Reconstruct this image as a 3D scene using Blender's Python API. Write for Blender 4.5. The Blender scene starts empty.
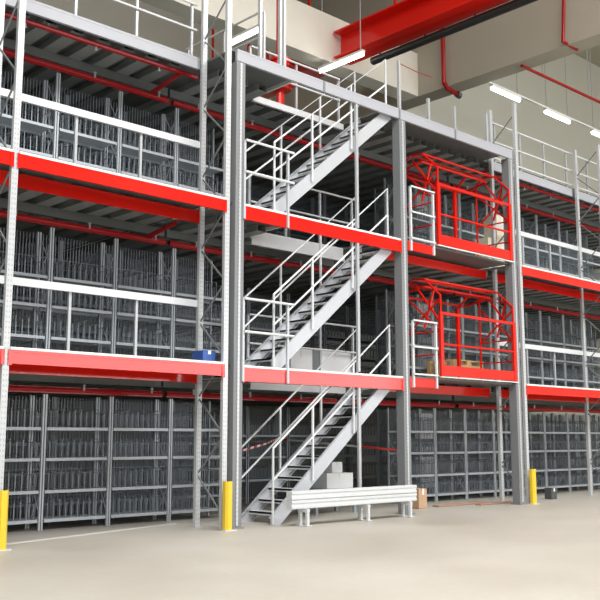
import bpy, math, random
from mathutils import Vector, Matrix
random.seed(7)
SC = bpy.context.scene
COL = SC.collection

# ------------------------------------------------------------------ materials
def mat(name, col, rough=.5, metal=0., coat=0., noise=0., nscale=6., emit=None, es=0., spec=.5, bump=0.):
    m = bpy.data.materials.new(name); m.use_nodes = True
    nt = m.node_tree; b = nt.nodes['Principled BSDF']
    b.inputs['Base Color'].default_value = (*col, 1)
    b.inputs['Roughness'].default_value = rough
    b.inputs['Metallic'].default_value = metal
    b.inputs['Specular IOR Level'].default_value = spec
    if coat:
        b.inputs['Coat Weight'].default_value = coat; b.inputs['Coat Roughness'].default_value = .12
    if noise:
        tc = nt.nodes.new('ShaderNodeTexCoord'); nz = nt.nodes.new('ShaderNodeTexNoise')
        nz.inputs['Scale'].default_value = nscale; nz.inputs['Detail'].default_value = 5
        mp = nt.nodes.new('ShaderNodeMapRange'); mp.inputs[3].default_value = 1 - noise; mp.inputs[4].default_value = 1 + noise
        mx = nt.nodes.new('ShaderNodeMix'); mx.data_type = 'RGBA'; mx.blend_type = 'MULTIPLY'; mx.inputs[0].default_value = 1
        mx.inputs[6].default_value = (*col, 1)
        nt.links.new(tc.outputs['Object'], nz.inputs['Vector']); nt.links.new(nz.outputs['Fac'], mp.inputs[0])
        nt.links.new(mp.outputs[0], mx.inputs[7]); nt.links.new(mx.outputs[2], b.inputs['Base Color'])
        if bump:
            bp = nt.nodes.new('ShaderNodeBump'); bp.inputs['Strength'].default_value = bump; bp.inputs['Distance'].default_value = .02
            nt.links.new(nz.outputs['Fac'], bp.inputs['Height']); nt.links.new(bp.outputs[0], b.inputs['Normal'])
    if emit:
        b.inputs['Emission Color'].default_value = (*emit, 1); b.inputs['Emission Strength'].default_value = es
    return m

def stripes(name, c1, c2, axis, period, duty, rough=.5):
    m = mat(name, c1, rough); nt = m.node_tree; b = nt.nodes['Principled BSDF']
    tc = nt.nodes.new('ShaderNodeTexCoord'); sp = nt.nodes.new('ShaderNodeSeparateXYZ')
    d = nt.nodes.new('ShaderNodeMath'); d.operation = 'DIVIDE'; d.inputs[1].default_value = period
    f = nt.nodes.new('ShaderNodeMath'); f.operation = 'FRACT'
    g = nt.nodes.new('ShaderNodeMath'); g.operation = 'GREATER_THAN'; g.inputs[1].default_value = duty
    mx = nt.nodes.new('ShaderNodeMix'); mx.data_type = 'RGBA'; mx.inputs[6].default_value = (*c1, 1); mx.inputs[7].default_value = (*c2, 1)
    nt.links.new(tc.outputs['Object'], sp.inputs[0]); nt.links.new(sp.outputs[axis], d.inputs[0])
    nt.links.new(d.outputs[0], f.inputs[0]); nt.links.new(f.outputs[0], g.inputs[0]); nt.links.new(g.outputs[0], mx.inputs[0])
    nt.links.new(mx.outputs[2], b.inputs['Base Color'])
    return m

def floor_mat():
    m = mat('concrete_floor', (.50, .47, .43), .42); nt = m.node_tree; b = nt.nodes['Principled BSDF']
    tc = nt.nodes.new('ShaderNodeTexCoord')
    n1 = nt.nodes.new('ShaderNodeTexNoise'); n1.inputs['Scale'].default_value = .35; n1.inputs['Detail'].default_value = 8
    n2 = nt.nodes.new('ShaderNodeTexNoise'); n2.inputs['Scale'].default_value = 9; n2.inputs['Detail'].default_value = 6
    r = nt.nodes.new('ShaderNodeValToRGB')
    r.color_ramp.elements[0].position = .3; r.color_ramp.elements[0].color = (.44, .405, .35, 1)
    r.color_ramp.elements[1].position = .7; r.color_ramp.elements[1].color = (.55, .525, .47, 1)
    mp = nt.nodes.new('ShaderNodeMapRange'); mp.inputs[3].default_value = .92; mp.inputs[4].default_value = 1.06
    mx = nt.nodes.new('ShaderNodeMix'); mx.data_type = 'RGBA'; mx.blend_type = 'MULTIPLY'; mx.inputs[0].default_value = 1
    L = nt.links.new
    L(tc.outputs['Object'], n1.inputs['Vector']); L(tc.outputs['Object'], n2.inputs['Vector'])
    L(n1.outputs['Fac'], r.inputs[0]); L(n2.outputs['Fac'], mp.inputs[0])
    L(r.outputs[0], mx.inputs[6]); L(mp.outputs[0], mx.inputs[7]); L(mx.outputs[2], b.inputs['Base Color'])
    mr = nt.nodes.new('ShaderNodeMapRange'); mr.inputs[3].default_value = .35; mr.inputs[4].default_value = .6
    L(n1.outputs['Fac'], mr.inputs[0]); L(mr.outputs[0], b.inputs['Roughness'])
    return m

def perforated():
    # slotted face of a rack upright: rows of small dark slots repeated up the post
    m = mat('perforated_galvanised', (.60, .62, .64), .35, .25); nt = m.node_tree; b = nt.nodes['Principled BSDF']
    tc = nt.nodes.new('ShaderNodeTexCoord'); sp = nt.nodes.new('ShaderNodeSeparateXYZ'); L = nt.links.new
    L(tc.outputs['Object'], sp.inputs[0])
    def mth(op, a, v=None):
        n = nt.nodes.new('ShaderNodeMath'); n.operation = op; L(a, n.inputs[0])
        if v is not None:
            if isinstance(v, float): n.inputs[1].default_value = v
            else: L(v, n.inputs[1])
        return n.outputs[0]
    z = mth('FRACT', mth('DIVIDE', sp.outputs[2], .075)); zz = mth('GREATER_THAN', z, .62)
    x = mth('ABSOLUTE', mth('SUBTRACT', mth('ABSOLUTE', sp.outputs[0]), .022)); xx = mth('LESS_THAN', x, .009)
    f = mth('MULTIPLY', zz, xx)
    mx = nt.nodes.new('ShaderNodeMix'); mx.data_type = 'RGBA'
    mx.inputs[6].default_value = (.60, .62, .64, 1); mx.inputs[7].default_value = (.44, .45, .47, 1)
    L(f, mx.inputs[0]); L(mx.outputs[2], b.inputs['Base Color'])
    return m

M = dict(
    red=mat('red_beam_paint', (.72, .012, .005), .5, coat=.8, spec=.05),
    red_dark=mat('sprinkler_red_paint', (.36, .012, .014), .4, coat=.3, spec=.1),
    galv=mat('galvanised_steel', (.50, .52, .54), .35, .25, noise=.08, nscale=14),
    white_steel=mat('bright_galvanised_rail', (.70, .72, .74), .35, .1, noise=.04, nscale=10),
    stair=mat('stair_galvanised', (.54, .56, .60), .38, .2, noise=.07, nscale=18),
    tread=mat('stair_tread_steel', (.62, .64, .65), .5, .0, noise=.1, nscale=20),
    grey=mat('grey_column_paint', (.22, .23, .24), .45, noise=.04, nscale=5),
    fascia=mat('light_grey_beam_paint', (.40, .41, .45), .45),
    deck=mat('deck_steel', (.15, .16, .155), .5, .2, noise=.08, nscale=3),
    edge=mat('deck_edge_steel', (.85, .85, .84), .35, .0),
    joist=mat('joist_steel', (.30, .32, .31), .5, .2),
    perf=perforated(),
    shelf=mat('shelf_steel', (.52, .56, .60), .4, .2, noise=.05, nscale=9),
    shelf_darker=mat('darker_shelf_steel', (.36, .40, .44), .5, .2, noise=.1, nscale=9),  # darker copy of the shelf steel, for back rows, stand and panel frames
    wire=mat('wire_mesh_steel', (.33, .37, .41), .45, .3),
    floor=floor_mat(),
    slab=mat('slab_joint', (.62, .60, .56), .6, noise=.05),
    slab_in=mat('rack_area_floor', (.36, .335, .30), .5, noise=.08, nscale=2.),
    ceil=mat('roof_concrete', (.40, .385, .30), .8, noise=.05, nscale=1.5, bump=.1),
    girder=mat('girder_concrete', (.42, .39, .32), .8, noise=.05, nscale=1.2),
    cream=mat('cream_girder_paint', (.80, .77, .68), .7, noise=.04, nscale=2),
    wall=mat('wall_paint', (.62, .61, .54), .8, noise=.03, nscale=.8),
    yellow=mat('yellow_guard_paint', (.86, .60, .03), .4, coat=.3),
    black=mat('black_rubber', (.02, .02, .02), .5),
    white=mat('white_carton', (.86, .88, .90), .6),
    creamprint=mat('cream_carton', (.78, .72, .56), .7, noise=.25, nscale=7),
    card=mat('cardboard', (.55, .36, .22), .8, noise=.06),
    wood=mat('pallet_wood', (.62, .42, .20), .75, noise=.15, nscale=12),
    plank=mat('brown_board', (.42, .24, .17), .8, noise=.15, nscale=6),
    blue=mat('blue_plastic', (.05, .12, .42), .45),
    lamp=mat('lit_tube', (1, 1, 1), .5, emit=(1, .98, .9), es=9.),
    lampbody=mat('lamp_housing', (.85, .85, .82), .5),
    tape=stripes('barrier_tape', (.75, .05, .05), (.9, .9, .88), 0, .5, .5),
    dkgrey=mat('dark_plastic', (.07, .075, .08), .5),
    film=mat('white_stand_in', (.92, .94, .95), .5),
)

# ------------------------------------------------------------------ mesh builder
class MB:
    def __init__(s): s.v = []; s.f = []
    def hexa(s, p):
        n = len(s.v); s.v += [tuple(q) for q in p]
        s.f += [tuple(n + i for i in q) for q in ((0,3,2,1),(4,5,6,7),(0,1,5,4),(1,2,6,5),(2,3,7,6),(3,0,4,7))]
        return s
    def box(s, x0, x1, y0, y1, z0, z1):
        return s.hexa([(x0,y0,z0),(x1,y0,z0),(x1,y1,z0),(x0,y1,z0),(x0,y0,z1),(x1,y0,z1),(x1,y1,z1),(x0,y1,z1)])
    def bar(s, a, b, w, h=None, up=(0,0,1)):
        a, b = Vector(a), Vector(b); h = h or w; d = (b - a).normalized(); u = Vector(up)
        if abs(d.dot(u)) > .98: u = Vector((0,1,0))
        sd = d.cross(u).normalized(); u = sd.cross(d)
        sd = sd * w / 2; u = u * h / 2
        return s.hexa([a-sd-u, a+sd-u, b+sd-u, b-sd-u, a-sd+u, a+sd+u, b+sd+u, b-sd+u])
    def tube(s, pts, r, n=8, cap=True):
        P = [Vector(p) for p in pts]; rings = []; u = None
        for i, p in enumerate(P):
            d = ((P[min(i+1, len(P)-1)] - p).normalized() + (p - P[max(i-1, 0)]).normalized())
            d = d.normalized() if d.length > 1e-6 else Vector((0,0,1))
            if u is None:
                u = Vector((0,0,1)) if abs(d.z) < .9 else Vector((1,0,0))
            sd = d.cross(u).normalized(); u = sd.cross(d).normalized()
            base = len(s.v)
            for k in range(n):
                a = 2 * math.pi * k / n; q = p + (sd * math.cos(a) + u * math.sin(a)) * r
                s.v.append(tuple(q))
            rings.append(base)
        for a, b in zip(rings, rings[1:]):
            for k in range(n): s.f.append((a+k, b+k, b+(k+1)%n, a+(k+1)%n))
        if cap:
            s.f.append(tuple(rings[0]+k for k in range(n))); s.f.append(tuple(rings[-1]+k for k in reversed(range(n))))
        return s
    def channel(s, a, b, w, h, t=.008, flip=1):
        # C-section between a and b: web in the a-b plane (vertical), flanges pointing +Y*flip
        a, b = Vector(a), Vector(b); d = (b - a).normalized(); up = Vector((0,1,0)).cross(d).normalized()
        if up.z < 0: up = -up
        y = Vector((0, flip, 0))
        s.bar(a + y*t/2, b + y*t/2, t, h, up=up)
        for k in (1, -1):
            o = up * k * (h/2 - t/2)
            s.bar(a + o + y*w/2, b + o + y*w/2, w, t, up=up)
        return s
    def mesh(s, name):
        me = bpy.data.meshes.new(name); me.from_pydata(s.v, [], s.f); me.update(); return me

def link(name, me, m, parent=None, loc=(0,0,0), bevel=0., smooth=False):
    o = bpy.data.objects.new(name, me); COL.objects.link(o); o.location = loc
    if m is not None and not me.materials: me.materials.append(m)
    if parent: o.parent = parent
    if bevel:
        md = o.modifiers.new('bevel', 'BEVEL'); md.width = bevel; md.segments = 2; md.limit_method = 'ANGLE'
    if smooth:
        for p in me.polygons: p.use_smooth = True
    return o
def obj(name, mb, m, parent=None, loc=(0,0,0), **k): return link(name, mb.mesh(name), m, parent, loc, **k)
def tag(o, label, cat, group=None):
    o['label'] = label; o['category'] = cat; o['kind'] = 'thing'
    if group: o['group'] = group
    return o
def thing(name, label, cat, loc=(0,0,0), group=None):
    return tag_e(name, loc, label, cat, group)
def tag_e(name, loc, label, cat, group):
    o = bpy.data.objects.new(name, None); o.empty_display_size = .2; COL.objects.link(o); o.location = loc
    return tag(o, label, cat, group)
def kids(o): return [c for c in COL.objects if c.parent == o]
def copy_tree(o, loc, label, group=None, _kids=None):
    c = o.copy(); COL.objects.link(c); c.location = loc; c['label'] = label
    if group: c['group'] = group
    def rec(src, dst):
        for ch in src.children:
            if ch.name not in COL.objects: continue
            d = ch.copy(); COL.objects.link(d); d.parent = dst; rec(ch, d)
    rec(o, c)
    return c
def struct(name, mb, m, **k):
    o = obj(name, mb, m, **k); o['kind'] = 'structure'; return o

L1, L2, L3 = 2.79, 5.66, 8.47
LEV = [0., L1, L2, L3]
XA, XB, XC, XD, XE, XF = 5.84, 9.79, 14.42, 18.85, 22.95, 27.1
LNAME = ['ground floor', 'first level', 'second level', 'top level']

# ------------------------------------------------------------------ hall
struct('floor', MB().box(-14, 44, -26, 12, -.2, 0), M['floor'])
def quad(p, z): return MB().hexa([(x, y, 0) for x, y in p] + [(x, y, z) for x, y in p])
struct('trim_1', quad([(3.5, -.26), (9.9, 1.49), (9.9, 1.61), (3.5, -.14)], .006), M['slab'])
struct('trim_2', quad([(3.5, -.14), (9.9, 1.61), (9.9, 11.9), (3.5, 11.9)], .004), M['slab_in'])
struct('wall_back', MB().box(-14, 44, 12, 12.3, 0, 18.5), M['wall'])
struct('wall_right', MB().box(44, 44.3, -26, 12.3, 0, 18.5), M['wall'])
ZR = 15.4
struct('ceiling', MB().box(-14, 44, -26, 12.3, 18.2, 18.5), M['ceil'])

# ------------------------------------------------------------------ columns and frames
def h_column(x, z1, label):
    t = thing('steel_column', label, 'column', (x, .1, 0))
    b = MB(); b.box(-.1, .1, -.1, -.088, 0, z1); b.box(-.1, .1, .088, .1, 0, z1); b.box(-.006, .006, -.088, .088, 0, z1)
    b.box(-.1, -.094, -.088, .088, 0, z1)
    obj('column_shaft', b, M['grey'], t)
    obj('base_plate', MB().box(-.14, .14, -.14, .14, 0, .02), M['grey'], t)
    obj('slotted_strip', MB().box(-.022, .022, -.112, -.1, .05, z1 - .02), M['perf'], t)
    return t
h_column(10.06, L3 - .23, 'grey steel column beside the yellow guard at the foot of the stairs')
h_column(14.52, L3 - .23, 'grey steel column between the stairs and the lower red gate, carton at its foot')
h_column(18.56, L3 - .23, 'dark grey steel column right of the red gates, beside the right yellow guard')

def rack_frame(x, z1, label, D=.8):
    t = thing('rack_frame', label, 'rack frame', (x, 0, 0), 'pallet rack upright frames')
    for y in (.04, D - .04):
        u = MB(); u.box(-.05, .05, -.035, -.031, 0, z1); u.box(-.05, -.046, -.031, .035, 0, z1); u.box(.046, .05, -.031, .035, 0, z1)
        up = obj('upright', u, M['perf'], t, (0, y, 0))
        obj('foot_plate', MB().box(-.07, .07, -.06, .06, 0, .012), M['galv'], up)
    z = .25; k = 0
    while z + .75 < z1:
        a, b = ((0, .06, z), (0, D - .06, z + .62)) if k % 2 == 0 else ((0, D - .06, z), (0, .06, z + .62))
        obj('brace', MB().bar(a, b, .022, .025), M['grey'], t)
        z += .66; k += 1
    return t
rack_frame(XA, 10.9, 'tall bright galvanised rack frame at the left edge behind the left yellow guard')
rack_frame(XB, 10.9, 'tall bright galvanised rack frame behind the middle yellow guard, left of the stairs')
rack_frame(XD, 9.75, 'galvanised rack frame behind the right yellow guard, right of the red gates')
rack_frame(XE, 9.6, 'galvanised rack frame at the far right edge of the racking')

def guard(x, label):
    t = thing('post_guard', label, 'post guard', (x, -.1, 0), 'yellow rack post guards')
    b = MB(); prof = [(-.075, .05), (-.075, -.02), (-.04, -.055), (.04, -.055), (.075, -.02), (.075, .05)]
    h = .8
    for (x0, y0), (x1, y1) in zip(prof, prof[1:]):
        n = Vector((y1 - y0, -(x1 - x0), 0)).normalized() * -.008
        b.hexa([(x0,y0,.012),(x1,y1,.012),(x1+n.x,y1+n.y,.012),(x0+n.x,y0+n.y,.012),(x0,y0,h),(x1,y1,h),(x1+n.x,y1+n.y,h),(x0+n.x,y0+n.y,h)])
    obj('guard_sleeve', b, M['yellow'], t)
    p = obj('foot_plate', MB().box(-.12, .12, -.09, .05, 0, .012), M['white_steel'], t)
    for s in (-1, 1): obj('bolt', MB().tube([(s*.105, -.07, .012), (s*.105, -.07, .03)], .009, 6), M['galv'], p)
guard(XA, 'yellow steel post guard at the left edge of the racking')
guard(XB, 'yellow steel post guard left of the staircase foot')
guard(XD + .02, 'yellow steel post guard at the right beyond the red gates')

# ------------------------------------------------------------------ beams
def beam(x0, x1, y, z1, h, m, label, name='rack_beam', cat='beam', d=.05, clips=True, group=None, lip=False):
    t = thing(name, label, cat, ((x0 + x1) / 2, y, z1 - h), group)
    l = (x1 - x0) / 2
    b = MB(); b.box(-l, l, 0, d, 0, h); b.box(-l, l, -.004, 0, h*.8, h)
    obj('beam_profile', b, m, t, bevel=.004)
    if lip: obj('top_lip', MB().box(-l, l, -.012, d + .03, h, h + .038), M['edge'], t)
    if clips:
        for s in (-1, 1): obj('end_connector', MB().box(s*l - .004 - .025, s*l + .004 + .025, -.012, -.004, -.02, h), m, t)
    return t
spans = [('left edge', 2.0, XA - .055), ('left bay', XA + .055, XB - .055), ('right bay', XD + .055, XE - .055), ('far right bay', XE + .055, XF - .055)]
for lv, (z, nm) in enumerate([(L1, 'first'), (L2, 'second')]):
    for where, x0, x1 in spans:
        beam(x0, x1, .0, z - .04, .2, M['red'], f'bright red front beam under the {nm} level deck, {where}', lip=True)
        beam(x0, x1, .76, z - .1, .22, M['red'], f'shaded red rear beam under the {nm} level deck, {where}')
    beam(10.18, XC - .02, .0, z - .07, .24, M['red'], f'red beam crossing the stairs under the {nm} level landing', lip=True)
    beam(14.64, 15.5, .0, z - .04, .19, M['red'], f'short orange red beam below the pale guard rail beside the {nm} level gate')
    beam(14.64, 18.44, .76, z - .1, .2, M['red'], f'shaded red recessed beam under the {nm} level gate')
for where, x0, x1, y in [('above the left bay', 2.0, XB - .06, .8), ('above the right bay', XD + .06, XE - .06, .84), ('above the far right bay', XE + .06, XF, .84),
                         ('left half above the stairs', 9.97, 12.2, .0), ('right half above the stairs', 12.21, 14.46, .0), ('left half above the upper red gate', 14.47, 16.4, .0), ('right half above the upper red gate', 16.41, 18.7, .0)]:
    beam(x0, x1, y, L3, .22, M['fascia'], f'pale grey top level edge beam, {where}', name='edge_beam', d=.06, clips=False)
    # seam plates are parts of the beams
for o in [o for o in COL.objects if o.name.startswith('edge_beam')]:
    l = max(v.co.x for v in o.children[0].data.vertices)
    obj('seam_plate', MB().box(l - .05, l - .02, -.014, -.004, 0, .22), M['grey'], o)

# ------------------------------------------------------------------ decks
OP = (11.55, 14.2, .125, 1.5)   # stair opening
def deck(z, x0, x1, y0, label, opening=False, y1=11.9, edge=True):
    t = thing('mezzanine_deck', label, 'deck', (x0, y0, z))
    b = MB()
    if opening:
        a0, a1, c0, c1 = OP
        for r in ((x0, a0, y0, y1), (a1, x1, y0, y1), (a0, a1, c1, y1), (a0, a1, y0, c0)): b.box(r[0]-x0, r[1]-x0, r[2]-y0, r[3]-y0, -.04, 0)
    elif y0 < .1:
        a = 0.
        for c in [q for q in (XA, XB, XD, XE) if x0 + .1 < q < x1 + .1]:
            b.box(a, c - .06 - x0, 0, .9 - y0, -.04, 0); a = c + .06 - x0
        if a < x1 - x0: b.box(a, x1 - x0, 0, .9 - y0, -.04, 0)
        b.box(0, x1-x0, .9 - y0, y1-y0, -.04, 0)
    else: b.box(0, x1-x0, 0, y1-y0, -.04, 0)
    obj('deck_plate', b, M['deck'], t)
    # joists run front to back
    x = math.ceil((x0 + .2) * 2) / 2 - .15
    while x < x1 - .14:
        if x > x0 + .14:
            ys = max(y0, .9) + (.15 if z == L3 and y0 > .5 else 0)
            if opening and OP[0] - .2 < x < OP[1] + .2: ys = OP[3] + .08
            j = MB(); j.box(x-x0-.11, x-x0-.10, ys-y0, y1-y0-.05, -.17, -.04); j.box(x-x0+.10, x-x0+.11, ys-y0, y1-y0-.05, -.17, -.04); j.box(x-x0-.13, x-x0+.13, ys-y0, y1-y0-.05, -.178, -.17)
            obj('joist', j, M['joist'], t)
        x += .5
    return t
for z, nm in ((L1, 'first'), (L2, 'second')):
    deck(z, 2.0, XB + .1, .085, f'{nm} level steel deck over the left bay')
    deck(z - .03, XB + .16, XC - .02, .085, f'{nm} level steel deck around the stair opening', opening=True)
    deck(z, XC + .21, 18.44, .085, f'{nm} level steel deck under the red gate')
    deck(z, 18.7, 34., .085, f'{nm} level steel deck over the right bay')
deck(L3, 2.0, XB + .1, .87, 'top level steel deck over the left bay', edge=False)
deck(L3, XB + .1, XC + .1, .06, 'top level steel deck around the stair opening', opening=True, edge=False)
deck(L3, XC + .1, 18.7, .06, 'top level steel deck over the upper red gate', edge=False)
deck(L3, 18.7, 34., .91, 'top level steel deck over the right bay', edge=False)

# white trim around the stair openings
for z, nm in ((L1 - .03, 'first'), (L2 - .03, 'second'), (L3, 'top')):
    t = thing('opening_trim', f'pale steel trim framing the stair opening in the {nm} level', 'trim', (OP[0], OP[3], z - (.31 if z < L3 else .17)))
    w = OP[1] - OP[0]
    H = .3 if z < L3 else .16
    if z < L3: obj('upper_plate', MB().box(0, w, -.03, 0, .14, H), M['white_steel'], t)
    obj('rear_channel', MB().box(0, w, -.07, -.062, 0, .13).box(0, w, -.062, 0, 0, .01).box(0, w, -.062, 0, .12, .13), M['white_steel'], t)
    obj('side_channel', MB().box(0, .05, -1.3, -.075, H - .1, H), M['white_steel'], t)

# longitudinal bearers at the shelf line and sprinkler pipes
for z, nm in ((L1, 'first'), (L2, 'second'), (L3, 'top')):
    for where, x0, x1 in (('left bay', 2.0, 9.9), ('stairs', 9.95, 14.5), ('red gate bay', 14.6, 18.7), ('right bay', 18.8, XF)):
        beam(x0, x1, 2.06, z - .178, .16, M['deck'], f'grey deck bearer behind the sprinkler pipe under the {nm} level, {where}', name='deck_bearer', d=.08, clips=False)
        t = thing('sprinkler_pipe', f'dark red sprinkler pipe along the back under the {nm} level, {where}', 'pipe', (x0, 1.97, z - .47))
        obj('pipe_run', MB().tube([(0,0,0), (x1-x0-.05,0,0)], .045, 10).box(0, x1-x0-.05, -.02, .02, -.06, .05), M['red_dark'], t)
        x = .6
        while x < x1 - x0 - .2:
            h = obj('sprinkler_head', MB().tube([(x,-.05,.0),(x,-.05,.05),(x,-.05,.09)], .02, 6).tube([(x,-.05,.09),(x,-.05,.1)], .035, 8), M['galv'], t); x += 1.4
for z, nm, yy in ((L3, 'top', 1.05),):
    for where, x0, x1 in (('left bay', 2.0, 9.85), ('right bay', 18.95, XF)):
        t = thing('sprinkler_pipe', f'dark red sprinkler pipe along the front under the {nm} level, {where}', 'pipe', (x0, yy, z - .27))
        obj('pipe_run', MB().tube([(0,0,0), (x1-x0,0,0)], .045, 10), M['red_dark'], t)
        for hx in (.9, 2.2, 3.5, 4.8): obj('pipe_hanger', MB().box(hx-.012, hx+.012, -.012, .012, .04, .09), M['galv'], t)
        x = .5
        while x < x1 - x0 - .1:
            obj('sprinkler_head', MB().tube([(x,0,-.03),(x,0,-.1)], .014, 6).tube([(x,0,-.1),(x,0,-.11)], .03, 8), M['galv'], t); x += 1.3
# branch pipes front to back
for z, x, lab in ((L3, 9.45, 'short red branch pipe under the top level left of the middle rack frame'), (L2, 9.45, 'short red branch pipe under the second level left of the middle rack frame')):
    t = obj('branch_pipe', MB().tube([(0,0,0.05),(0,-.85,.16)], .045, 10), M['red_dark'], None, (x, 1.92, z - .47)); tag(t, lab, 'pipe')

# ------------------------------------------------------------------ shelving
def wire_panel(w, z0, z1, y, step=.06, r=.0045, hz=.45):
    b = MB(); n = int(w / step)
    for i in range(n + 1):
        x = -w/2 + i * w / n; b.box(x-r, x+r, y-r, y+r, z0, z1)
    z = z0
    while z <= z1: b.box(-w/2, w/2, y-r, y+r, z-r, z+r); z += hz
    return b
def dividers(w, z, d):
    b = MB(); n = 10
    for i in range(n):
        x = -w/2 + (i + .5) * w / n; h = .26 + .03 * ((i * 7) % 3)
        for yy in (.03, d*.5, d - .03): b.box(x-.004, x+.004, yy-.004, yy+.004, z, z + h)
        b.box(x-.006, x+.006, .03, d-.03, z+h-.012, z+h)
    return b
def shelf_unit(lv, w, shelves, H, loc, label, back, D=.5):
    t = thing('shelving_unit', label, 'shelving', loc, None)
    U = M['shelf_darker'] if back else M['shelf']
    ub = MB(); ub.box(-.014, .014, -.002, .0, 0, H); ub.box(-.014, -.010, 0, .04, 0, H); ub.box(.010, .014, 0, .04, 0, H)
    me = ub.mesh('upright')
    for sx in (-1, 1):
        for y in (0., D - .04): link('upright', me, U, t, (sx * (w/2 - .016), y, 0))
    for z in shelves:
        s = MB(); s.box(-w/2+.05, w/2-.05, 0, .008, z-.05, z); s.box(-w/2+.05, w/2-.05, .008, D-.02, z-.008, z); s.box(-w/2+.05, w/2-.05, D-.02, D, z-.05, z)
        so = obj('shelf', s, U, t)
        obj('divider_rods', dividers(w - .12, z, D), M['wire'], so)
    br = MB()
    for sx in (-1,):
        x = sx * (w/2 - .03); z = .1
        while z + .7 < H:
            br.bar((x,.03,z),(x,D-.03,z+.65), .012); br.bar((x,D-.03,z),(x,.03,z+.65), .012); z += .72
    obj('side_brace', br, U, t)
    obj('wire_back', wire_panel(w - .06, .08, H - .02, D + .01), M['wire'], t)
    return t
SH = [[.18, .65, 1.18, 1.69], [.43, .97, 1.47], [.24, .74, 1.26]]
ORD = ['first', 'second', 'third', 'fourth', 'fifth', 'sixth', 'seventh', 'eighth', 'ninth', 'tenth', 'eleventh', 'twelfth', 'thirteenth', 'fourteenth']
def run(lv, xs, w, y, sec, back=False, shift=0.):
    z = LEV[lv]; H = LEV[lv+1] - z - .55; proto = None
    row = 'back row' if back else 'front row'
    for i, x in enumerate(xs):
        lab = f'{LNAME[lv]} shelving, {ORD[i]} from the left, {row} of {sec}'
        grp = f'{row} shelving on the {LNAME[lv]}'
        if proto is None:
            proto = shelf_unit(lv, w, [s - shift for s in SH[lv] if s - shift > .1], H, (x, y, z), lab, back); proto['group'] = grp
        else: copy_tree(proto, (x, y, z), lab, grp)
for lv in range(3):
    run(lv, [5.6 + 1.285 * i for i in range(5)], 1.27, 2.0, 'the left bay')
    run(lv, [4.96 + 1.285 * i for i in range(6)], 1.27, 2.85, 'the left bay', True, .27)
    run(lv, [17.32 + 1.22 * i for i in range(4)], 1.2, 2.0, 'the red gate bay')
    run(lv, [22.2 + 1.22 * i for i in range(4)], 1.2, 2.0, 'the right bay')
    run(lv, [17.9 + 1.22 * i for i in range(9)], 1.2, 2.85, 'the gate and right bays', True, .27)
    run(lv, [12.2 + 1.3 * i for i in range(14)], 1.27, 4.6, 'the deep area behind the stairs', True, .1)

# ------------------------------------------------------------------ guard rails
def guard_rail(x0, x1, y, z, label, hs=(1.05,), w=.05, rh=.1, posts=None, pz=-.0, m='white_steel', rd=None, pm='galv', deep=False, group=None):
    """straight guard rail along X (deep=False) or along Y (deep=True: x0,x1 are Y values and y is X)"""
    o = (x0, y, z) if not deep else (y, x0, z); L = x1 - x0
    t = thing('guard_rail', label, 'guard rail', o, group)
    D = (lambda a, b, c: (a, b, c)) if not deep else (lambda a, b, c: (b, a, c))
    for h in hs:
        b = MB(); p0, p1 = D(0, -.02, h), D(L, -.02, h)
        if rd: b.tube([p0, p1], rd, 8)
        else: b.bar(p0, p1, w, rh)
        obj('rail', b, M[m], t)
    for p in (posts if posts is not None else [0, L]):
        a, c = D(p, .02, pz), D(p, .02, max(hs) + .0)
        obj('post', MB().bar(a, c, .045, .045, up=(0, 1, 0)), M[pm], t)
    return t
guard_rail(XA - 3, XA - .1, .8, L1, 'white guard rail on the first level at the left edge', posts=[], hs=(1.08,))
guard_rail(XA - 3, XA - .1, .8, L2, 'white guard rail on the second level at the left edge', posts=[], hs=(1.13,))
P3 = [1.35, 2.6]
guard_rail(XA + .06, XB - .06, .8, L1, 'broad white guard rail on the first level across the left bay', hs=(1.08,), posts=P3, w=.06, rh=.12)
guard_rail(XA + .06, XB - .06, .8, L2, 'broad white guard rail on the second level across the left bay', hs=(1.13,), posts=P3, w=.06, rh=.12)
guard_rail(XD + .06, XE - .06, .8, L1, 'broad white guard rail on the first level across the right bay', hs=(1.03,), posts=[1.3, 2.6], w=.06, rh=.12)
guard_rail(XD + .06, XE - .06, .8, L2, 'broad white guard rail on the second level across the right bay', hs=(1.08,), posts=[1.3, 2.6], w=.06, rh=.12)
guard_rail(XE + .06, XF, .8, L1, 'broad white guard rail on the first level at the far right', hs=(1.03,), posts=[1.3], w=.06, rh=.12)
guard_rail(XE + .06, XF, .8, L2, 'broad white guard rail on the second level at the far right', hs=(1.08,), posts=[1.3], w=.06, rh=.12)
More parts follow.
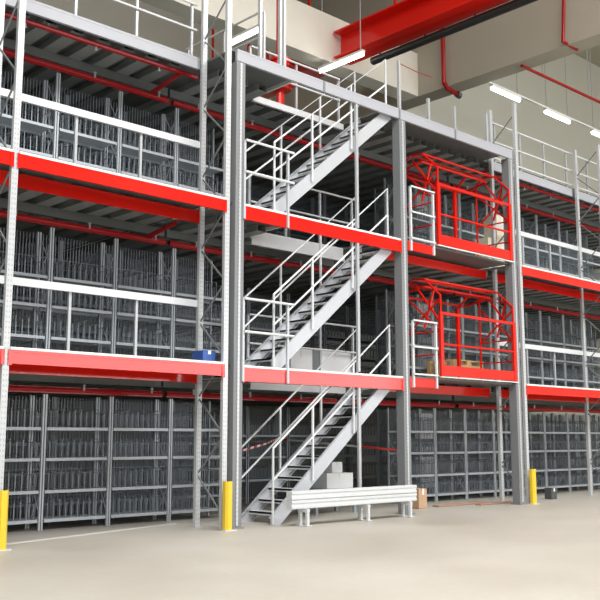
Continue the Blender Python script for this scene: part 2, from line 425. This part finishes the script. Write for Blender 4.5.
# tube guard rails around the stairs
for z, nm in ((L1 - .03, 'first'), (L2 - .03, 'second')):
    guard_rail(10.15, 11.32, -.03, z, f'short tubular guard rail on the {nm} level landing beam at the stair foot', hs=(1.16, .58), rd=.024, posts=[.0, 1.05], pz=-.28, pm='stair')
    guard_rail(11.6, 14.65, 1.57, z, f'tubular guard rail behind the stair opening on the {nm} level', hs=(1.17, .6), rd=.022, posts=[.0, 1.0, 2.0, 3.0], pm='stair')
guard_rail(2.0, XB - .1, .88, L3, 'galvanised guard rail along the top level above the left bay', hs=(1.05, .55), rd=.022, posts=[i * 1.2 + .4 for i in range(7)])
guard_rail(XD + .1, XF, .9, L3, 'galvanised guard rail along the top level above the right bay', hs=(1.05, .55, .12), rd=.024, posts=[i * 1.15 + .3 for i in range(7)])
for x, h, lab in ((10.6, 1.6, 'tall galvanised post on the top level above the landing, left one'), (11.1, 1.7, 'tall galvanised post on the top level in front of the red riser'), (11.2, 1.7, 'second tall galvanised post on the top level beside the red riser'),
                  (14.56, 1.15, 'thin white post on the top level above the middle grey column'), (15.55, .55, 'short white post on the top level above the gate, left one'), (16.5, .6, 'short white post on the top level above the gate, middle one'), (17.75, .75, 'short white post on the top level above the gate, right one')):
    t = thing('guard_post', lab, 'post', (x, .11, L3), None)
    obj('post_tube', MB().box(-.03, .03, -.03, .03, 0, h), M['galv'], t)
    obj('base_plate', MB().box(-.06, .06, -.05, .06, 0, .012), M['galv'], t)
tag(obj('guard_chain', MB().tube([(0,0,0),(.55,0,-.03),(1.1,0,-.01)], .009, 6), M['red_dark'], None, (14.59, .11, L3 + 1.1)), 'thin reddish safety chain running right from the thin white top level post', 'chain')
guard_rail(.2, 2.6, 10.75, L3, 'tubular guard rail running front to back on the top level left of the stairs', hs=(1.05, .55), rd=.022, posts=[0, 1.2, 2.4], deep=True)
guard_rail(11.6, 14.2, 1.57, L3, 'tubular guard rail behind the stair opening on the top level', hs=(1.05, .55), rd=.022, posts=[0, 1.3, 2.6])

# ------------------------------------------------------------------ stairs
def staircase(z0, z1, label, below):
    t = thing('steel_staircase', label, 'staircase', (10.95, .52, z0))
    S = .83; ox = 10.95; H = z1 - z0
    def poly(y):  # stringer as a deep parallelogram cut level with floor and landing
        up = lambda x: S * (x - 10.79); lo = lambda x: S * (x - 11.16)
        xt = 14.24
        zt = min(up(xt), H - .02)
        top = [(10.93, 0), (10.93, up(10.93)), (10.79 + zt / S, zt), (xt, zt), (xt, lo(xt)), (11.16, 0)]
        b = MB(); n = len(top)
        for yy in (y, y + .012): b.v += [(x - ox, yy - .52, zz) for x, zz in top]
        b.f += [tuple(range(n)), tuple(reversed(range(n, 2*n)))] + [(i, (i+1) % n + 0, (i+1) % n + n, i + n) for i in range(n)]
        # flanges
        s = .05 if y < .5 else -.05
        for f_, x0_, x1_ in ((up, 10.93, 10.79 + zt / S), (lo, 11.17, xt)):
            yy = y + (.012 if y < .5 else 0)
            b.hexa([(x0_-ox, yy-.52, f_(x0_)-.004), (x1_-ox, yy-.52, f_(x1_)-.004), (x1_-ox, yy+s-.52, f_(x1_)-.004), (x0_-ox, yy+s-.52, f_(x0_)-.004),
                    (x0_-ox, yy-.52, f_(x0_)+.006), (x1_-ox, yy-.52, f_(x1_)+.006), (x1_-ox, yy+s-.52, f_(x1_)+.006), (x0_-ox, yy+s-.52, f_(x0_)+.006)])
        return b
    for y in (.12, .95): obj('stringer', poly(y), M['stair'], t)
    n = 14
    for i in range(1, n):
        z = i * H / n; x = 10.95 + z / S - .06 - ox + .0
        b = MB(); b.box(x, x + .24, .132 - .52, .95 - .52, z - .035, z); b.box(x, x + .02, .132-.52, .95-.52, z - .06, z)
        obj('tread', b, M['tread'], t)
    for y, side in ((.09, 'front'), (.99, 'rear')):
        hb = MB(); yy = y - .52
        za, zb = 1.33, H + 1.03; xa, xb = 0., 14.1 - ox
        hb.tube([(xa, yy, .02), (xa, yy, za), (xb, yy, zb), (xb, yy, H - .1)], .024, 8)
        h = obj('handrail', hb, M['white_steel'], t)
        k = .56
        obj('mid_rail', MB().tube([(xa, yy, za - k), (xb, yy, zb - k)], .02, 8), M['white_steel'], h)
        for q in (.31, .66):
            x = xa + (xb - xa) * q; zz = za + (zb - za) * q
            obj('rail_post', MB().bar((x, yy, zz - 1.35), (x, yy, zz), .036, .036, up=(0,1,0)), M['white_steel'], h)
    return t
staircase(0, L1 - .03, 'galvanised steel stair flight from the ground floor to the first level', 0)
staircase(L1 - .03, L2 - .03, 'galvanised steel stair flight from the first to the second level', 1)
staircase(L2 - .03, L3, 'galvanised steel stair flight from the second to the top level', 1)
for i, (z0, z1, lab) in enumerate(((0, L1 - .08, 'ground floor'), (L1, L2 - .08, 'first level'), (L2, L3 - .06, 'second level'))):
    t = tag(obj('support_post', MB().box(-.03, .03, -.025, .025, 0, z1 - z0 - .0), M['galv'], None, (13.12, .035 if i == 0 else .035, z0)), f'slender galvanised post in front of the stair flight on the {lab}', 'post')

# ------------------------------------------------------------------ red pallet gates
def pallet_gate(z0, label):
    t = thing('pallet_gate', label, 'safety gate', (17.05, .0, z0))
    xl, xr = -1.36, 1.38
    R = M['red']
    # closed front barrier
    obj('gate_post', MB().box(xl - .05, xl + .05, -.03, .03, .02, 1.42), R, t)
    obj('gate_post', MB().box(xr - .05, xr + .05, -.03, .03, .02, 1.42), R, t)
    obj('bottom_board', MB().box(xl + .05, xr - .05, -.02, .02, .04, .26), R, t)
    obj('gate_rail', MB().box(xl + .05, xr - .05, -.022, .022, 1.36, 1.42), R, t)
    obj('gate_rail', MB().tube([(xl + .05, 0, .72), (xr - .05, 0, .72)], .025, 8), R, t)
    for x in (xl, xr):
        D = .95
        h = obj('hoop', MB().tube([(x, 0, 1.4), (x, 0, 1.78), (x, .42, 2.18), (x, D - .2, 2.22), (x, D, 2.05), (x, D, .02)], .024, 8), R, t)
        obj('cross_brace', MB().bar((x, 0.02, 1.7), (x, D - .02, 1.0), .03).bar((x, .02, 1.0), (x, D - .02, 1.8), .03), R, h)
        for zz in (1.0, .5): obj('side_rail', MB().tube([(x, .03, zz), (x, D - .03, zz)], .018, 6), R, h)
        obj('pivot_arm', MB().bar((x + .06, .1, 1.25), (x + .06, .75, 2.1), .05, .03).bar((x + .06, .5, 1.1), (x + .06, .2, 2.0), .05, .03), R, h)
    obj('top_tube', MB().tube([(xl, .42, 2.18), (xr, .42, 2.18)], .025, 8), R, t)
    obj('top_tube', MB().tube([(xl, .75, 2.22), (xr, .75, 2.22)], .025, 8), R, t)
    # rear barrier in its raised position
    rb = obj('raised_barrier', MB().tube([(xl + .12, .55, 2.05), (xr - .12, .55, 2.05)], .03, 8).tube([(xl + .12, 1.3, 1.92), (xr - .12, 1.3, 1.92)], .03, 8).tube([(xl + .12, .55, 2.05), (xl + .12, 1.3, 1.92)], .03, 8).tube([(xr - .12, .55, 2.05), (xr - .12, 1.3, 1.92)], .03, 8), R, t)
    obj('rear_post', MB().box(xr - .92, xr - .84, .92, .98, .02, 1.75), R, t)
    obj('rear_strut', MB().bar((xr - .88, .95, 1.75), (xr - .88, .6, 2.05), .04), R, t)
    obj('floor_rail', MB().box(xl - .05, xr + .1, -.03, .03, -.0, .02), M['edge'], t)
pallet_gate(L1 + .005, 'red pivoting pallet safety gate on the first level, wooden pallets behind it')
pallet_gate(L2 + .005, 'red pivoting pallet safety gate on the second level, cream cartons behind it')
for z, nm in ((L1, 'lower'), (L2, 'upper')):
    guard_rail(14.7, 15.5, -.035, z, f'pale square guard frame left of the {nm} red gate', hs=(1.15, .6, .03), rd=None, w=.02, rh=.035, posts=[.02, .78], pz=-.24, pm='white_steel')

# ------------------------------------------------------------------ loose things
def carton(x0, x1, y0, y1, z0, z1, m, label, name='carton', cat='box', flap=True, parts=True):
    cx, cy = (x0 + x1) / 2, (y0 + y1) / 2; a, b, h = (x1 - x0) / 2, (y1 - y0) / 2, z1 - z0
    t = thing(name, label, cat, (cx, cy, z0))
    obj('box_body', MB().box(-a, a, -b, b, 0, h), m, t, bevel=.006)
    obj('lid_flap', MB().box(-a - .003, a + .003, -b - .003, -.003, h, h + .006).box(-a - .003, a + .003, .003, b + .003, h, h + .006), m, t)
    obj('packing_tape', MB().box(-.03, .03, -b - .008, -b - .003, h * .7, h + .006), M['edge'], t)
    return t
carton(12.8, 13.42, 1.64, 1.95, L1 - .03, L1 + .56, M['white'], 'white carton on the first level behind the stairs, left of the pair')
carton(13.62, 14.6, 1.64, 1.95, L1 - .03, L1 + .57, M['white'], 'wide white carton on the first level behind the stairs, right of the pair')
carton(13.3, 14.06, 1.1, 1.6, .5, .8, M['white'], 'white carton on the grey stand under the lowest stair flight')
carton(13.55, 13.85, 1.2, 1.5, .81, 1.02, M['white'], 'small white carton on top of the white carton under the stairs')
t = thing('steel_stand', 'low grey steel stand carrying white cartons under the stairs', 'stand', (13.68, 1.35, 0))
obj('stand_top', MB().box(-.75, .45, -.3, .3, .44, .498), M['shelf_darker'], t)
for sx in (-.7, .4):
    for sy in (-.26, .26): obj('leg', MB().box(sx-.03, sx+.03, sy-.03, sy+.03, 0, .44), M['shelf_darker'], t)
carton(15.75, 16.02, .75, 1.0, .006, .42, M['card'], 'brown cardboard carton on the floor right of the beam stack')
carton(9.45, 9.72, .2, .5, L1, L1 + .19, M['blue'], 'small blue crate on the first level deck beside the rack frame', name='crate', cat='crate')
carton(18.95, 19.3, 1.0, 1.4, L2, L2 + .85, M['creamprint'], 'cream patterned carton on the deck behind the upper gate, left of the carton stack')
carton(19.34, 19.8, 1.0, 1.4, L2 + .87, L2 + 1.5, M['creamprint'], 'cream patterned carton on top of the stack behind the upper gate')
carton(19.33, 19.82, 1.0, 1.4, L2, L2 + .86, M['creamprint'], 'cream patterned carton at the bottom of the stack behind the upper gate')

# stack of galvanised beams on bearers in front of the stairs
for i, zz in enumerate((.3, .455)):
    for j in range(1):
        y = -.45
        b = MB(); b.box(-1.66, 1.66, 0, .135, 0, .15); b.box(-1.66, 1.66, -.012, 0, .10, .145); b.box(-1.66, 1.66, -.012, 0, .01, .05)
        col = ['front', 'middle', 'rear'][j]; row = ['lower', 'upper'][i]
        o = obj('galvanised_beam', b, M['white_steel'], None, (12.56, y, zz), bevel=.003)
        tag(o, f'long pale galvanised beam on low trestles before the stairs, {row} one of the two', 'beam', 'stack of galvanised beams')
for k, x in enumerate((11.25, 12.8, 14.0)):
    t = thing('trestle', ['low steel trestle under the left end of the beam stack', 'low steel trestle under the middle of the beam stack', 'low steel trestle under the right end of the beam stack'][k], 'trestle', (x, -.385, .006))
    obj('cross_bar', MB().box(-.03, .03, -.12, .12, .23, .292), M['white_steel'], t)
    for y in (-.09, .09):
        obj('leg', MB().box(-.025, .025, y-.025, y+.025, 0, .23), M['white_steel'], t)
        obj('foot', MB().box(-.06, .06, y-.05, y+.05, 0, .01), M['white_steel'], t)

def pallet(x, y, z, label):
    t = thing('wooden_pallet', label, 'pallet', (x, y, z), 'wooden pallets behind the lower gate')
    for i in range(5): obj('top_board', MB().box(-.6, .6, -.4 + i*.175, -.4 + i*.175 + .1, .12, .142), M['wood'], t)
    for i in range(3):
        for j in range(3): obj('block', MB().box(-.6 + i*.53, -.6 + i*.53 + .14, -.4 + j*.35, -.4 + j*.35 + .1, .022, .12), M['wood'], t)
    for j in range(3): obj('bottom_board', MB().box(-.6, .6, -.4 + j*.35, -.4 + j*.35 + .1, 0, .022), M['wood'], t)
for i, w in enumerate(('lowest', 'second', 'third', 'topmost')): pallet(18.1, 1.47, L1 + .001 + i * .143, f'wooden pallet behind the lower red gate, {w} of its stack')
tag(obj('wooden_board', MB().box(-.9, .9, -.09, .09, 0, .03), M['plank'], None, (17.4, .9, .006), bevel=.004), 'brown wooden board lying on the floor below the lower gate, left one', 'board')
tag(obj('wooden_board', MB().box(-.7, .7, -.08, .08, 0, .03), M['plank'], None, (18.3, .55, .006), bevel=.004), 'reddish wooden board on the floor left of the right steel column', 'board')
carton(20.6, 20.85, .5, .7, .006, .27, M['dkgrey'], 'small dark bin on the floor right of the right yellow guard', name='bin', cat='bin')

# white panels standing in for the white areas behind the shelving near the gates
for lv in range(3):
    z = LEV[lv]
    t = thing('stand_in_panel', f'tall white stand-in panel behind the shelving on the {LNAME[lv]} left of the gate', 'panel', (18.2, 2.56, z))
    obj('panel_sheet', MB().box(-.36, .36, 0, .02, .3, 1.05), M['film'], t); obj('panel_sheet', MB().box(-.36, .36, 0, .02, 1.12, 1.3), M['film'], t); obj('panel_sheet', MB().box(-.36, .36, 0, .02, 1.5, 2.12), M['film'], t)
    obj('panel_frame', MB().box(-.39, -.36, -.01, .03, 0, 2.14).box(.36, .39, -.01, .03, 0, 2.14).box(-.36, .36, -.01, .03, 2.12, 2.14), M['shelf_darker'], t)

# barrier tape from the stair post to the column
b = MB(); pts = [(10.95, 1.02, 1.27), (13.0, 2.6, 1.4), (15.0, 4.53, 1.5), (14.75, 2.2, 1.37), (14.62, .22, 1.26)]
for p, q in zip(pts, pts[1:]): b.bar((p[0]-10.95, p[1]-1.02, p[2]-1.27), (q[0]-10.95, q[1]-1.02, q[2]-1.27), .003, .04)
tag(obj('barrier_tape', b, M['tape'], None, (10.95, 1.02, 1.27)), 'red and white barrier tape strung from the stair post to the grey column', 'tape')

# ------------------------------------------------------------------ overhead
# long concrete girder running front to back and a cream cross girder
struct('trim_3', MB().box(21.35, 22.0, -26, 12, 12.0, 18.2), M['girder'])
struct('trim_4', MB().box(-14, 21.35, 5.1, 5.7, 12.0, 13.4), M['cream'])
struct('trim_5', MB().box(22.0, 44, 7.4, 8.0, 12.0, 18.2), M['wall'])
# red steel beams either side of the cream girder with a black pipe below
for y0, y1, lab in ((-14, 5.04, 'front part before the cream girder'), (5.76, 11.9, 'rear part behind the cream girder')):
    t = thing('overhead_beam', f'large red steel overhead beam, {lab}', 'beam', (17.9, y0, 12.1))
    obj('lower_flange', MB().box(-.35, .35, 0, y1-y0, 0, .05), M['red'], t)
    obj('web', MB().box(-.04, .04, 0, y1-y0, .05, .75), M['red'], t)
    obj('upper_flange', MB().box(-.35, .35, 0, y1-y0, .75, .8), M['red'], t)
    for k in range(6):
        yy = .6 + k * (y1 - y0 - 1) / 5.5
        obj('hanger', MB().box(-.03, .03, yy, yy+.06, .8, 6.1), M['red'], t)
t = thing('black_pipe', 'black pipe slung beneath the red overhead beam', 'pipe', (18.15, 4.1, 11.9))
obj('pipe_run', MB().tube([(0, 0, 0), (0, -16, 0)], .11, 12), M['black'], t)
for k in range(4): obj('strap', MB().box(-.02, .02, -.3 - k*1.6, -.26 - k*1.6, .1, .169), M['black'], t)
# red sprinkler drop on the girder face
t = thing('drop_pipe', 'vertical red sprinkler pipe dropping down the concrete girder', 'pipe', (21.22, 4.0, 12.0))
obj('pipe_run', MB().tube([(-.0, -2.0, 5.9), (0, 0, 1.9), (0, 0, .1), (.2, -.0, -.05), (.62, 0, -.1)], .07, 10), M['red_dark'], t)
obj('nozzle', MB().tube([(.62, 0, -.1), (.78, 0, -.12)], .1, 10), M['dkgrey'], t)
t = thing('drop_pipe', 'short red pipe elbow at the upper right under the roof', 'pipe', (21.25, -.05, 12.0))
obj('pipe_run', MB().tube([(-.08, -.2, 3.0), (-.08, -.0, .05), (.55, -.05, 0)], .05, 10), M['red_dark'], t)
t = thing('ceiling_pipe', 'long red pipe running right under the roof beyond the girder', 'pipe', (21.55, 1.5, 11.95))
obj('pipe_run', MB().tube([(0, 0, 0), (12, -.2, 0)], .045, 8), M['red_dark'], t)
for k in range(4): obj('pipe_hanger', MB().box(1+k*2.6, 1.02+k*2.6, -.06, -.04, .04, 6.2), M['galv'], t)

# red valve station on the top level
t = thing('sprinkler_valve', 'red sprinkler valve and riser standing on the top level behind the edge beam', 'valve', (12.67, 1.85, L3))
obj('riser', MB().tube([(0,0,0),(0,0,4.2)], .09, 12), M['red'], t)
obj('valve_body', MB().tube([(-.35,0,.8),(.35,0,.8)], .17, 12).tube([(0,0,.5),(0,0,1.1)], .2, 12), M['red'], t)
for zz in (1.1, .46): obj('flange', MB().tube([(0,0,zz),(0,0,zz+.05)], .24, 14), M['red'], t)
obj('hand_wheel', MB().tube([(math.cos(a)*.16, -.3, .8+math.sin(a)*.16) for a in [i*math.pi/6 for i in range(13)]], .015, 6), M['red_dark'], t)

# fluorescent fittings
def lamp(x, y, z, deep, label, n=1.5):
    t = thing('ceiling_light', label, 'light', (x, y, z), 'fluorescent light fittings')
    D = (lambda a, b, c: (a, b, c)) if not deep else (lambda a, b, c: (b, a, c))
    def bx(a0, a1, b0, b1, z0, z1):
        return MB().box(a0, a1, b0, b1, z0, z1) if not deep else MB().box(b0, b1, a0, a1, z0, z1)
    obj('housing', bx(0, n, -.06, .06, .05, .12), M['lampbody'], t)
    obj('tube', MB().tube([D(.03, 0, 0), D(n - .03, 0, 0)], .055, 10), M['lamp'], t)
    obj('suspension', bx(.1, .12, -.01, .01, .12, 18.2 - z).box(*( (n-.12, n-.1, -.01, .01) if not deep else (-.01, .01, n-.12, n-.1)), .12, 18.2 - z), M['galv'], t)
lamp(22.22, 3.0, 11.9, False, 'lit fluorescent tube hanging at the right, nearest the concrete girder')
lamp(25.15, 3.0, 11.9, False, 'lit fluorescent tube hanging at the right, second from the concrete girder')
lamp(28.1, 3.0, 11.9, False, 'lit fluorescent tube hanging at the far right edge')
lamp(17.35, 3.7, 11.75, True, 'lit fluorescent tube running front to back above the stairs', 1.7)
t = tag(obj('lighting_track', MB().box(0, 12, -.03, .03, 0, .05), M['lampbody'], None, (21.9, 3.0, 12.03)), 'thin white track joining the hanging fluorescent tubes at the right', 'track')
lamp(13.7, 3.6, 11.3, True, 'lit fluorescent tube at the top edge left of the red riser', 1.4)

# ------------------------------------------------------------------ light
w = bpy.data.worlds.new('World'); SC.world = w; w.use_nodes = True
bg = w.node_tree.nodes['Background']; bg.inputs[0].default_value = (.93, .96, 1., 1); bg.inputs[1].default_value = .22
def area(name, loc, target, sx, sy, power, col=(1, 1, 1)):
    l = bpy.data.lights.new(name, 'AREA'); l.shape = 'RECTANGLE'; l.size = sx; l.size_y = sy; l.energy = power; l.color = col
    o = bpy.data.objects.new(name, l); COL.objects.link(o); o.location = loc
    d = Vector(target) - Vector(loc); o.rotation_euler = d.to_track_quat('-Z', 'Y').to_euler()
    return o
# unseen area lamps added behind and to the right of the camera, and rooflights
area('high_rear_fill', (-11, -24, 10), (10, 0, 3), 14, 8, 1000, (1, .99, .97))  # added fill from behind, set high so the rear beams stay dim
area('rooflight_glow', (12, -13, 18.1), (12, -13, 0), 40, 11, 12000, (1, 1, .98))
area('beam_glare_strip', (30, -25, 5.2), (30, 0, 5.2), 27, 3.4, 2100, (1, 1, 1))  # added strip lamp, placed so the first-level beams mirror its glare

# ------------------------------------------------------------------ camera
cam = bpy.data.cameras.new('Camera'); co = bpy.data.objects.new('Camera', cam); COL.objects.link(co)
co.location = (0, -12.256, 1.5); co.rotation_euler = (math.pi/2 + .149674, 0, -.75445)
cam.sensor_width = 36; cam.lens = 919.56 / 600 * 36; cam.clip_end = 300
SC.camera = co
vs = SC.view_settings; vs.view_transform = 'Standard'; vs.look = 'None'; vs.gamma = 1; vs.use_curve_mapping = False; vs.exposure = 0.0
SC.cycles.use_denoising = True
SC.cycles.max_bounces = 8
